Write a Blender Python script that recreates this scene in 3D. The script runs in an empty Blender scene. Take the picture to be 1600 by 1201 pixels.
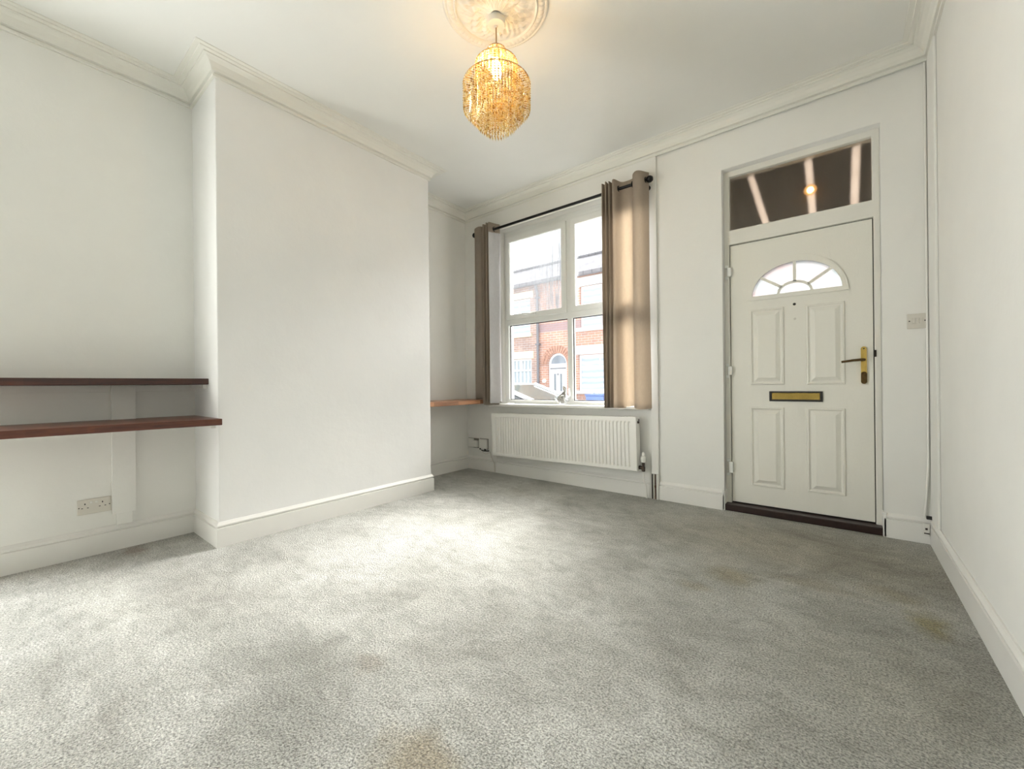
import bpy, bmesh, math, random
from mathutils import Vector, Matrix
random.seed(7)
PI = math.pi
SC = bpy.context.scene
C = SC.collection

# ---------------------------------------------------------------- camera
def look(yaw, pitch, roll):
    y, p, r = (math.radians(a) for a in (yaw, pitch, roll))
    fw = Vector((math.sin(y), math.cos(y), 0)); rt = Vector((math.cos(y), -math.sin(y), 0)); up = Vector((0, 0, 1))
    f2 = fw*math.cos(p)+up*math.sin(p); u2 = up*math.cos(p)-fw*math.sin(p)
    r3 = rt*math.cos(r)+u2*math.sin(r); u3 = u2*math.cos(r)-rt*math.sin(r)
    return Matrix((r3, u3, -f2)).transposed()
cd = bpy.data.cameras.new('camera'); cam = bpy.data.objects.new('camera', cd); C.objects.link(cam)
cd.sensor_width = 36; cd.lens = 644.6*36/1600; cd.clip_start = 0.02; cd.clip_end = 200
cam.matrix_world = Matrix.Translation((0, 0, .95)) @ look(-38.6184, 0.0209, -0.58).to_4x4()
SC.camera = cam

# ---------------------------------------------------------------- sky, lights, exposure
W = bpy.data.worlds.new('overcast_sky'); SC.world = W; W.use_nodes = True
bg = W.node_tree.nodes['Background']; bg.inputs[0].default_value = (.93, .97, 1, 1); bg.inputs[1].default_value = .84
def area(name, loc, rot, sx, sy, power, col):
    l = bpy.data.lights.new(name, 'AREA'); l.shape = 'RECTANGLE'; l.size = sx; l.size_y = sy; l.energy = power; l.color = col
    o = bpy.data.objects.new(name, l); C.objects.link(o); o.location = loc; o.rotation_euler = rot; return o
sun = bpy.data.lights.new('soft_overcast_sun', 'SUN'); sun.energy = 23.0; sun.angle = math.radians(55); sun.color = (1, .98, .95)
so = bpy.data.objects.new('soft_overcast_sun', sun); C.objects.link(so); so.location = (-2, 6, 6)
so.rotation_euler = Vector((.27, -1, -.58)).to_track_quat('-Z', 'Y').to_euler()
# fill light from behind left, set in an added doorway out of view
area('side_fill_light', (-3.50, -.70, 1.15), (0, math.radians(-90), 0), 1.85, .72, 33, (.98, 1, .99))
SC.view_settings.view_transform = 'Standard'; SC.view_settings.look = 'None'
SC.view_settings.gamma = 1; SC.view_settings.use_curve_mapping = False
SC.view_settings.exposure = 1.48

# ---------------------------------------------------------------- constants of the room
XL, XB, XR = -3.363, -2.909, .412
Y1, Y2, YF, YB = .8276, 2.4563, 3.392, -1.2
YP = 3.372                     # plaster around the window stands 2 cm proud
H = 2.90
YD = 3.472                     # door face

# ---------------------------------------------------------------- materials
def new_mat(name):
    m = bpy.data.materials.new(name); m.use_nodes = True; nt = m.node_tree
    b = nt.nodes['Principled BSDF']; return m, nt, b
def N(nt, t, **kw):
    n = nt.nodes.new(t)
    for k, v in kw.items():
        if k in n.inputs: n.inputs[k].default_value = v
        else: setattr(n, k, v)
    return n
def L(nt, a, b): nt.links.new(a, b)
def rgba(c): return (c[0], c[1], c[2], 1)
def add_bump(nt, b, hsock, strength, dist):
    bu = N(nt, 'ShaderNodeBump'); bu.inputs['Strength'].default_value = strength; bu.inputs['Distance'].default_value = dist
    L(nt, hsock, bu.inputs['Height']); L(nt, bu.outputs[0], b.inputs['Normal'])
def noise(nt, scale, detail=4, rough=.55, vec=None, dist=0):
    n = N(nt, 'ShaderNodeTexNoise'); n.inputs['Scale'].default_value = scale; n.inputs['Detail'].default_value = detail
    n.inputs['Roughness'].default_value = rough; n.inputs['Distortion'].default_value = dist
    if vec is not None: L(nt, vec, n.inputs['Vector'])
    return n
def coords(nt, scale=None, which='Object', rot=None):
    tc = N(nt, 'ShaderNodeTexCoord'); out = tc.outputs[which]
    if scale or rot:
        mp = N(nt, 'ShaderNodeMapping')
        if scale: mp.inputs['Scale'].default_value = scale
        if rot: mp.inputs['Rotation'].default_value = rot
        L(nt, out, mp.inputs['Vector']); out = mp.outputs[0]
    return out
def ramp(nt, fac, stops):
    r = N(nt, 'ShaderNodeValToRGB'); e = r.color_ramp.elements
    e[0].position, e[0].color = stops[0][0], rgba(stops[0][1]); e[1].position, e[1].color = stops[-1][0], rgba(stops[-1][1])
    for p, c in stops[1:-1]:
        x = e.new(p); x.color = rgba(c)
    L(nt, fac, r.inputs[0]); return r.outputs[0]
def mixc(nt, fac, a, b, mode='MIX'):
    m = N(nt, 'ShaderNodeMix'); m.data_type = 'RGBA'; m.blend_type = mode
    if isinstance(fac, (int, float)): m.inputs[0].default_value = fac
    else: L(nt, fac, m.inputs[0])
    for s, v in ((6, a), (7, b)):
        if isinstance(v, tuple): m.inputs[s].default_value = rgba(v)
        else: L(nt, v, m.inputs[s])
    return m.outputs[2]
def math_(nt, op, a, b=None, c=None, clamp=False):
    m = N(nt, 'ShaderNodeMath'); m.operation = op; m.use_clamp = clamp
    for i, v in enumerate((a, b, c)):
        if v is None: continue
        if isinstance(v, (int, float)): m.inputs[i].default_value = v
        else: L(nt, v, m.inputs[i])
    return m.outputs[0]

def simple(name, col, rough=.5, metal=0, var=.0, vscale=6, bump=0, bscale=80, bdist=.001, spec=.5, coat=0):
    m, nt, b = new_mat(name); co = coords(nt)
    if var:
        n = noise(nt, vscale, 5, .6, co); d = tuple(x*(1-var) for x in col); u = tuple(min(1, x*(1+var*.6)) for x in col)
        L(nt, ramp(nt, n.outputs[0], [(.3, d), (.7, u)]), b.inputs['Base Color'])
    else: b.inputs['Base Color'].default_value = rgba(col)
    b.inputs['Roughness'].default_value = rough; b.inputs['Metallic'].default_value = metal
    b.inputs['Specular IOR Level'].default_value = spec; b.inputs['Coat Weight'].default_value = coat
    if bump:
        n2 = noise(nt, bscale, 4, .6, co); add_bump(nt, b, n2.outputs[0], bump, bdist)
    return m

M = {}
M['wall'] = simple('painted_plaster', (.83, .825, .785), .75, var=.025, vscale=2.2, bump=.35, bscale=14, bdist=.004, spec=.25)
M['breast'] = simple('painted_chimney_plaster', (.83, .83, .815), .6, var=.03, vscale=1.6, bump=.4, bscale=9, bdist=.005, spec=.3)
M['ceiling'] = simple('ceiling_paint', (.80, .80, .765), .85, var=.02, vscale=2, bump=.2, bscale=30, bdist=.002, spec=.2)
M['back'] = simple('darkened_rear_wall', (.30, .30, .27), .8)  # unseen wall, darkened so it bounces less light
M['cornice'] = simple('cornice_paint', (.80, .79, .73), .7, spec=.25)
M['gloss'] = simple('white_gloss_wood', (.81, .80, .76), .32, var=.015, vscale=5, bump=.12, bscale=40, bdist=.001)
M['upvc'] = simple('white_upvc', (.82, .83, .80), .28)
M['plastic'] = simple('white_plastic', (.80, .79, .74), .35)
M['old_plastic'] = simple('aged_white_plastic', (.66, .63, .56), .4)
M['shadow_plate'] = simple('shadow_outline_plate', (.20, .19, .16), .7)  # dark plate drawing a shadow outline round the wall boxes
M['radiator'] = simple('radiator_enamel', (.84, .83, .78), .3)
M['brass'] = simple('polished_brass', (.78, .55, .16), .22, 1, var=.12, vscale=14)
M['worn_brass'] = simple('worn_dark_brass', (.12, .075, .03), .35, .9, var=.4, vscale=60)
M['black'] = simple('black_metal', (.012, .011, .011), .35, .6)
M['dark_plastic'] = simple('dark_plastic', (.02, .018, .016), .4)
M['chrome'] = simple('chrome', (.75, .75, .74), .12, 1)
M['silver'] = simple('silvered_metal', (.62, .59, .54), .16, 1, var=.3, vscale=22)
M['dark_metal'] = simple('dark_valve_metal', (.05, .04, .035), .35, .8)
M['copper'] = simple('dull_copper', (.16, .10, .07), .4, .8, var=.3, vscale=50)
M['threshold'] = simple('dark_stained_threshold', (.022, .008, .006), .4, var=.3, vscale=20)
M['lampgold'] = simple('chandelier_wire', (.24, .15, .08), .35, .8)
M['cable'] = simple('lamp_cord', (.35, .22, .08), .5)
M['rose'] = simple('plaster_rose', (.83, .79, .70), .8, spec=.2, bump=.5, bscale=60, bdist=.004, var=.05, vscale=14)
M['cup'] = simple('ceiling_cup_plastic', (.78, .74, .64), .35)
M['tarmac'] = simple('road_tarmac', (.30, .30, .30), .9, var=.15, vscale=3, bump=.3, bscale=60, bdist=.004)
M['paving'] = simple('paving', (.48, .47, .44), .9, var=.12, vscale=2)
M['stone_cream'] = simple('cream_lintel_stone', (.86, .80, .62), .8, var=.06, vscale=3)
M['stone_white'] = simple('white_painted_lintel', (.85, .86, .86), .7, var=.04, vscale=3)
M['ext_white'] = simple('white_frame_outdoors', (.85, .87, .90), .35)
M['gutter'] = simple('grey_gutter', (.22, .22, .24), .5)
M['car'] = simple('white_car_paint', (.85, .87, .88), .22, coat=.6)
M['tyre'] = simple('tyre_rubber', (.02, .02, .02), .8)
M['hubcap'] = simple('wheel_alloy', (.5, .5, .5), .3, .8)
M['blue'] = simple('blue_bin_plastic', (.22, .32, .66), .5, var=.1, vscale=4)
M['leaded'] = simple('door_slot_glass', (.22, .25, .28), .15)

def mat_wood(name, c1, c2, c3, length_axis, rough=.35, block=.22):
    m, nt, b = new_mat(name); co = coords(nt)
    s = [30, 30, 30]; s[length_axis] = 2.2
    mp = N(nt, 'ShaderNodeMapping'); mp.inputs['Scale'].default_value = s; L(nt, co, mp.inputs['Vector'])
    n = noise(nt, 1.4, 6, .6, mp.outputs[0], .6)
    grain = ramp(nt, n.outputs[0], [(.3, c1), (.55, c2), (.75, c3)])
    sp = N(nt, 'ShaderNodeSeparateXYZ'); L(nt, co, sp.inputs[0])
    # staves: random tone per block along the length and across the width
    u = math_(nt, 'FLOOR', math_(nt, 'DIVIDE', sp.outputs[length_axis], block))
    w = math_(nt, 'FLOOR', math_(nt, 'DIVIDE', sp.outputs[1-length_axis if length_axis < 2 else 0], .042))
    wn = N(nt, 'ShaderNodeTexWhiteNoise'); wn.noise_dimensions = '2D'
    cx = N(nt, 'ShaderNodeCombineXYZ'); L(nt, math_(nt, 'ADD', u, math_(nt, 'MULTIPLY', w, .37)), cx.inputs[0]); L(nt, w, cx.inputs[1]); L(nt, cx.outputs[0], wn.inputs[0])
    tone = ramp(nt, wn.outputs[0], [(0, (.55, .5, .5)), (1, (1.25, 1.2, 1.15))])
    L(nt, mixc(nt, 1, grain, tone, 'MULTIPLY'), b.inputs['Base Color']); b.inputs['Roughness'].default_value = rough
    return m
M['dark_wood'] = mat_wood('dark_stained_wood', (.028, .008, .004), (.075, .022, .011), (.12, .04, .02), 1)
M['brown_wood'] = mat_wood('reddish_brown_stained_wood', (.06, .016, .007), (.15, .042, .018), (.24, .08, .035), 1)
M['oak'] = mat_wood('oiled_block_wood', (.36, .17, .09), (.52, .28, .16), (.66, .42, .24), 1, .4, .16)

def mat_carpet():
    m, nt, b = new_mat('grey_carpet_pile'); co = coords(nt)
    big = noise(nt, 1.7, 7, .66, co, .8)
    mid = noise(nt, 7, 6, .7, coords(nt, (1, 1.8, 1), rot=(0, 0, .5)), 1.2)
    fine = noise(nt, 150, 4, .75, co)
    tuft = N(nt, 'ShaderNodeTexVoronoi'); tuft.inputs['Scale'].default_value = 190; tuft.inputs['Randomness'].default_value = 1
    L(nt, co, tuft.inputs['Vector'])
    c0 = ramp(nt, big.outputs[0], [(.34, (.315, .31, .275)), (.47, (.405, .405, .368)), (.62, (.49, .49, .455))])
    c1 = mixc(nt, .75, c0, ramp(nt, mid.outputs[0], [(.33, (.70, .695, .67)), (.5, (1, 1, 1)), (.66, (1.18, 1.18, 1.18))]), 'MULTIPLY')
    c2 = mixc(nt, .9, c1, ramp(nt, fine.outputs[0], [(.38, (.34, .335, .31)), (.5, (1, 1, 1)), (.61, (1.55, 1.55, 1.53))]), 'MULTIPLY')
    # stains and tone patches, with window light painted on the mid floor (x, y, rx, ry, colour, strength)
    sp = N(nt, 'ShaderNodeSeparateXYZ'); wob = noise(nt, 9, 4, .6, co)
    vadd = N(nt, 'ShaderNodeVectorMath'); vadd.operation = 'MULTIPLY_ADD'
    L(nt, wob.outputs['Color'], vadd.inputs[0]); vadd.inputs[1].default_value = (.16, .16, 0)
    vsub = N(nt, 'ShaderNodeVectorMath'); vsub.operation = 'SUBTRACT'; vsub.inputs[1].default_value = (.08, .08, 0)
    geo = N(nt, 'ShaderNodeNewGeometry'); L(nt, geo.outputs['Position'], vsub.inputs[0]); L(nt, vsub.outputs[0], vadd.inputs[2]); L(nt, vadd.outputs[0], sp.inputs[0])
    cur = c2
    for (sx, sy, rx, ry, col, st) in STAINS_AND_LIGHT:
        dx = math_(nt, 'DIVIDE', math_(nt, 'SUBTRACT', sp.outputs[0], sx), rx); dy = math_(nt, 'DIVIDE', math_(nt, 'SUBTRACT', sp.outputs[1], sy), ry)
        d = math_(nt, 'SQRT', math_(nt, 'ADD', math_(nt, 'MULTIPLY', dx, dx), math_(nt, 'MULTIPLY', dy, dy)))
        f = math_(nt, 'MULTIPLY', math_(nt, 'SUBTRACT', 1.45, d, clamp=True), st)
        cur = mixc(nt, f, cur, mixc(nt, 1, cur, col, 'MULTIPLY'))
    L(nt, cur, b.inputs['Base Color']); b.inputs['Roughness'].default_value = 1; b.inputs['Specular IOR Level'].default_value = .05
    b.inputs['Sheen Weight'].default_value = .25; b.inputs['Sheen Roughness'].default_value = .6
    hgt = math_(nt, 'ADD', math_(nt, 'MULTIPLY', fine.outputs[0], 1.0), math_(nt, 'MULTIPLY', tuft.outputs['Distance'], .8))
    hgt = math_(nt, 'ADD', hgt, math_(nt, 'MULTIPLY', mid.outputs[0], 1.0))
    add_bump(nt, b, hgt, .9, .006)
    return m
STAINS_AND_LIGHT = [(-.15, 2.85, .75, .45, (.77, .72, .63), .95), (.10, 1.80, .30, .38, (.84, .83, .78), .8), (-1.42, .62, .38, .15, (.66, .66, .64), 1.0), (-1.22, .45, .22, .14, (.70, .70, .68), 1.0),
          (-1.90, .50, .30, .11, (.80, .80, .78), .9), (-2.30, .10, .35, .14, (.78, .78, .77), .9), (-2.65, .30, .40, .10, (1.22, 1.22, 1.22), .9), (-1.50, 2.05, .85, .70, (1.08, 1.08, 1.08), .9),  # last entry paints a pool of window light
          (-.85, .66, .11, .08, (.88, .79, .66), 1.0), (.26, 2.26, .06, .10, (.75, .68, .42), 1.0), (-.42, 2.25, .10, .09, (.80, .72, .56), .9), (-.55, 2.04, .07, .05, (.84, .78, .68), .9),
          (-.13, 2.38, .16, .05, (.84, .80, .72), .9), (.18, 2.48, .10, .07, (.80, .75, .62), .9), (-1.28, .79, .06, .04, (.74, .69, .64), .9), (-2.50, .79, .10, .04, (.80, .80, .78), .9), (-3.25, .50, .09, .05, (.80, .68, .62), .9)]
M['carpet'] = mat_carpet()

def mat_door():
    m, nt, b = new_mat('woodgrain_white_door')
    co = coords(nt, (9, 9, 1.6)); n = noise(nt, 2.4, 3, .5, co, 2.4)
    w = math_(nt, 'SINE', math_(nt, 'MULTIPLY', n.outputs[0], 62))
    b.inputs['Base Color'].default_value = (.80, .785, .71, 1); b.inputs['Roughness'].default_value = .42
    add_bump(nt, b, w, .18, .0012); return m
M['door'] = mat_door()
M['door_frame'] = simple('door_frame_paint', (.78, .765, .70), .4, bump=.15, bscale=25, bdist=.001)

def mat_fabric(name, col, trans, tcol, scale=900):
    m, nt, b = new_mat(name); co = coords(nt)
    out = nt.nodes['Material Output']
    wx = N(nt, 'ShaderNodeTexWave'); wx.inputs['Scale'].default_value = scale/6; wx.bands_direction = 'Z'; wx.inputs['Distortion'].default_value = 1.5; L(nt, co, wx.inputs['Vector'])
    n = noise(nt, 45, 4, .7, coords(nt, (3, 3, .7)))
    c = ramp(nt, n.outputs[0], [(.3, tuple(x*.86 for x in col)), (.7, tuple(min(1, x*1.1) for x in col))])
    L(nt, c, b.inputs['Base Color']); b.inputs['Roughness'].default_value = .9; b.inputs['Specular IOR Level'].default_value = .1
    add_bump(nt, b, math_(nt, 'ADD', n.outputs[0], math_(nt, 'MULTIPLY', wx.outputs[0], .3)), .35, .001)
    tr = N(nt, 'ShaderNodeBsdfTranslucent'); tr.inputs[0].default_value = rgba(tcol)
    mx = N(nt, 'ShaderNodeMixShader'); mx.inputs[0].default_value = trans
    L(nt, b.outputs[0], mx.inputs[1]); L(nt, tr.outputs[0], mx.inputs[2]); L(nt, mx.outputs[0], out.inputs[0]); return m
M['curtain'] = mat_fabric('taupe_curtain_cloth', (.45, .40, .35), .5, (.78, .69, .57))
M['lining'] = mat_fabric('white_curtain_lining', (.84, .85, .87), .55, (.9, .9, .9))

def mat_glass(name, tint=(1, 1, 1), smear=None):
    m, nt, b = new_mat(name); out = nt.nodes['Material Output']; nt.nodes.remove(b)
    t = N(nt, 'ShaderNodeBsdfTransparent'); t.inputs[0].default_value = rgba(tint)
    g = N(nt, 'ShaderNodeBsdfGlossy'); g.inputs['Roughness'].default_value = .02
    fr = N(nt, 'ShaderNodeFresnel'); fr.inputs['IOR'].default_value = 1.45
    mx = N(nt, 'ShaderNodeMixShader'); L(nt, math_(nt, 'MULTIPLY', fr.outputs[0], .8), mx.inputs[0]); L(nt, t.outputs[0], mx.inputs[1]); L(nt, g.outputs[0], mx.inputs[2])
    last = mx.outputs[0]
    if smear:      # misted, streaky inner face of a failed double-glazed unit
        co = coords(nt)
        st = noise(nt, 1, 4, .7, coords(nt, (42, 1, 2.2)), .8)
        lo = noise(nt, 5, 4, .6, coords(nt, (1, 1, .5)))
        sp = N(nt, 'ShaderNodeSeparateXYZ'); L(nt, co, sp.inputs[0])
        fx = math_(nt, 'MULTIPLY_ADD', sp.outputs[0], 2.6, .35, True)
        a = ramp(nt, st.outputs[0], [(.42, (0, 0, 0)), (.62, (1, 1, 1))])
        f = math_(nt, 'MULTIPLY', a, fx)
        f = math_(nt, 'MULTIPLY_ADD', lo.outputs[0], .28, math_(nt, 'MULTIPLY', f, .6), True)
        f = math_(nt, 'MULTIPLY', f, ramp(nt, math_(nt, 'MULTIPLY_ADD', sp.outputs[2], 1.0, .1), [(0, (1, 1, 1)), (.75, (1, 1, 1)), (.95, (.2, .2, .2))]))
        tl = N(nt, 'ShaderNodeBsdfTranslucent'); tl.inputs[0].default_value = (.10, .105, .11, 1)
        m2 = N(nt, 'ShaderNodeMixShader'); L(nt, f, m2.inputs[0]); L(nt, last, m2.inputs[1]); L(nt, tl.outputs[0], m2.inputs[2]); last = m2.outputs[0]
    L(nt, last, out.inputs[0]); return m
M['glass'] = mat_glass('clear_pane')
M['misted'] = mat_glass('misted_pane', smear=True)
M['car_glass'] = simple('car_glass', (.045, .062, .055), .1, spec=.5)
M['car_side_glass'] = simple('car_side_glass', (.10, .11, .12), .05, spec=.8)

def mat_frost(name, c1, c2):
    m, nt, b = new_mat(name); out = nt.nodes['Material Output']
    n = noise(nt, 7, 3, .6, coords(nt)); c = ramp(nt, n.outputs[0], [(.35, c1), (.65, c2)])
    tl = N(nt, 'ShaderNodeBsdfTranslucent'); L(nt, c, tl.inputs[0]); b.inputs['Roughness'].default_value = .15; b.inputs['Base Color'].default_value = (.8, .82, .84, 1)
    mx = N(nt, 'ShaderNodeMixShader'); mx.inputs[0].default_value = .85; L(nt, b.outputs[0], mx.inputs[1]); L(nt, tl.outputs[0], mx.inputs[2]); L(nt, mx.outputs[0], out.inputs[0]); return m
M['frost'] = mat_frost('frosted_fanlight_glass', (.33, .295, .295), (.30, .325, .33))

def mat_bead():
    m, nt, b = new_mat('amber_crystal'); out = nt.nodes['Material Output']; nt.nodes.remove(b)
    n = N(nt, 'ShaderNodeTexWhiteNoise'); n.noise_dimensions = '3D'
    sn = N(nt, 'ShaderNodeVectorMath'); sn.operation = 'SNAP'; sn.inputs[1].default_value = (.012, .012, .0122); g_ = N(nt, 'ShaderNodeNewGeometry')
    L(nt, g_.outputs['Position'], sn.inputs[0]); L(nt, sn.outputs[0], n.inputs[0])
    col = ramp(nt, n.outputs[0], [(0, (.40, .22, .06)), (.33, (.90, .68, .28)), (.65, (1, .88, .50)), (1, (1, .98, .86))])
    d = N(nt, 'ShaderNodeBsdfDiffuse'); L(nt, col, d.inputs[0])
    g = N(nt, 'ShaderNodeBsdfGlossy'); L(nt, col, g.inputs[0]); g.inputs['Roughness'].default_value = .08
    tl = N(nt, 'ShaderNodeBsdfTranslucent'); L(nt, col, tl.inputs[0])
    tp = N(nt, 'ShaderNodeBsdfTransparent'); tp.inputs[0].default_value = (1, .93, .80, 1)
    def mx(f, a, c):
        x = N(nt, 'ShaderNodeMixShader'); x.inputs[0].default_value = f; L(nt, a, x.inputs[1]); L(nt, c, x.inputs[2]); return x.outputs[0]
    L(nt, mx(.22, mx(.35, mx(.5, d.outputs[0], tl.outputs[0]), g.outputs[0]), tp.outputs[0]), out.inputs[0]); return m
M['bead'] = mat_bead()
def mat_emit(name, col, st):
    m, nt, b = new_mat(name); b.inputs['Base Color'].default_value = rgba(col); b.inputs['Emission Color'].default_value = rgba(col); b.inputs['Emission Strength'].default_value = st; return m
M['bulb'] = mat_emit('lit_bulb', (1, .70, .34), 58)
def mat_lamp_halo():  # faintly emissive shell that paints the halo round the lamp
    m, nt, b = new_mat('amber_lamp_halo'); out = nt.nodes['Material Output']; nt.nodes.remove(b)
    t = N(nt, 'ShaderNodeBsdfTransparent'); e = N(nt, 'ShaderNodeEmission'); e.inputs[0].default_value = (1, .50, .14, 1); e.inputs[1].default_value = .42
    mx = N(nt, 'ShaderNodeMixShader'); mx.inputs[0].default_value = .5; L(nt, t.outputs[0], mx.inputs[1]); L(nt, e.outputs[0], mx.inputs[2]); L(nt, mx.outputs[0], out.inputs[0]); return m
M['globe'] = mat_lamp_halo()  # glowing shell painting the lamp halo, not a glass globe
M['porch_bulb'] = mat_emit('lit_porch_bulb', (1, .60, .20), 9)
def mat_ornament():
    m, nt, b = new_mat('clear_ornament_glass'); out = nt.nodes['Material Output']; nt.nodes.remove(b)
    t = N(nt, 'ShaderNodeBsdfTransparent'); t.inputs[0].default_value = (.93, .95, .97, 1)
    g = N(nt, 'ShaderNodeBsdfGlossy'); g.inputs['Roughness'].default_value = .03
    lw = N(nt, 'ShaderNodeLayerWeight'); lw.inputs[0].default_value = .35
    mx = N(nt, 'ShaderNodeMixShader'); L(nt, lw.outputs['Facing'], mx.inputs[0]); L(nt, t.outputs[0], mx.inputs[1]); L(nt, g.outputs[0], mx.inputs[2]); L(nt, mx.outputs[0], out.inputs[0]); return m
M['ornament'] = mat_ornament()
def mat_transom_glass():
    m, nt, b = new_mat('obscured_transom_glass'); out = nt.nodes['Material Output']; nt.nodes.remove(b)
    r = N(nt, 'ShaderNodeBsdfRefraction'); r.inputs['Roughness'].default_value = .5; r.inputs['IOR'].default_value = 1.25; r.inputs[0].default_value = (.95, .92, .88, 1)
    g = N(nt, 'ShaderNodeBsdfGlossy'); g.inputs['Roughness'].default_value = .12; g.inputs[0].default_value = (.9, .85, .8, 1)
    mx = N(nt, 'ShaderNodeMixShader'); mx.inputs[0].default_value = .05; L(nt, r.outputs[0], mx.inputs[1]); L(nt, g.outputs[0], mx.inputs[2]); L(nt, mx.outputs[0], out.inputs[0]); return m
M['transom'] = mat_transom_glass()
M['brown_board'] = simple('dark_brown_board', (.030, .015, .007), .6, var=.25, vscale=5)
M['pale_slat'] = mat_frost('pale_slit_panel', (.27, .245, .225), (.30, .275, .255))

def mat_brick(name, c1, c2, mortar, scale=1.0, bandz=None):
    m, nt, b = new_mat(name); co = coords(nt)
    sp = N(nt, 'ShaderNodeSeparateXYZ'); L(nt, co, sp.inputs[0]); cx = N(nt, 'ShaderNodeCombineXYZ')
    L(nt, math_(nt, 'ADD', sp.outputs[0], sp.outputs[1]), cx.inputs[0]); L(nt, sp.outputs[2], cx.inputs[1])
    br = N(nt, 'ShaderNodeTexBrick'); L(nt, cx.outputs[0], br.inputs['Vector'])
    br.inputs['Scale'].default_value = 1; br.inputs['Brick Width'].default_value = .235; br.inputs['Row Height'].default_value = .078
    br.inputs['Mortar Size'].default_value = .007; br.inputs['Color1'].default_value = rgba(c1); br.inputs['Color2'].default_value = rgba(c2); br.inputs['Mortar'].default_value = rgba(mortar)
    n = noise(nt, 1.6, 6, .65, co); c = mixc(nt, .8, br.outputs[0], ramp(nt, n.outputs[0], [(.3, (.72, .72, .76)), (.7, (1.25, 1.2, 1.15))]), 'MULTIPLY')
    if bandz:
        z = sp.outputs[2]; f = math_(nt, 'MULTIPLY', math_(nt, 'GREATER_THAN', z, bandz[0]), math_(nt, 'LESS_THAN', z, bandz[1]))
        c = mixc(nt, math_(nt, 'MULTIPLY', f, .75), c, (.36, .27, .29))
    L(nt, c, b.inputs['Base Color']); b.inputs['Roughness'].default_value = .9; return m
M['brick_left'] = mat_brick('weathered_red_brick', (.50, .34, .28), (.42, .30, .26), (.60, .56, .53))
M['brick_right'] = mat_brick('orange_red_brick', (.60, .33, .235), (.48, .29, .235), (.62, .56, .52), bandz=(3.13, 3.40))
M['arch_brick'] = simple('rubbed_arch_brick', (.54, .31, .23), .9, var=.25, vscale=9)
def mat_slate():
    m, nt, b = new_mat('grey_slate'); co = coords(nt)
    br = N(nt, 'ShaderNodeTexBrick'); L(nt, co, br.inputs['Vector']); br.inputs['Scale'].default_value = 1; br.inputs['Brick Width'].default_value = .3; br.inputs['Row Height'].default_value = .24; br.inputs['Mortar Size'].default_value = .012
    br.inputs['Color1'].default_value = (.25, .243, .255, 1); br.inputs['Color2'].default_value = (.20, .20, .212, 1); br.inputs['Mortar'].default_value = (.13, .13, .135, 1)
    n = noise(nt, 1.5, 5, .7, co); L(nt, mixc(nt, .7, br.outputs[0], ramp(nt, n.outputs[0], [(.3, (.75, .75, .75)), (.7, (1.3, 1.3, 1.3))]), 'MULTIPLY'), b.inputs['Base Color']); b.inputs['Roughness'].default_value = 1; b.inputs['Specular IOR Level'].default_value = 0; return m
M['slate'] = mat_slate()
def mat_pane(name, axis, freq, c1, c2):
    m, nt, b = new_mat(name); co = coords(nt); sp = N(nt, 'ShaderNodeSeparateXYZ'); L(nt, co, sp.inputs[0])
    n = noise(nt, 3, 3, .6, co); s = math_(nt, 'SINE', math_(nt, 'MULTIPLY_ADD', sp.outputs[axis], freq, math_(nt, 'MULTIPLY', n.outputs[0], 4)))
    L(nt, ramp(nt, math_(nt, 'MULTIPLY_ADD', s, .5, .5), [(.1, c1), (.9, c2)]), b.inputs['Base Color']); b.inputs['Roughness'].default_value = .12; return m
M['netted_pane'] = mat_pane('pane_with_net_curtain', 0, 38, (.38, .44, .48), (.66, .73, .77))
M['blind_pane'] = mat_pane('pane_with_slatted_blind', 2, 34, (.42, .50, .60), (.68, .75, .80))
M['dark_pane'] = mat_pane('pane_of_dark_glass', 0, 12, (.24, .28, .32), (.33, .37, .42))

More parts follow.
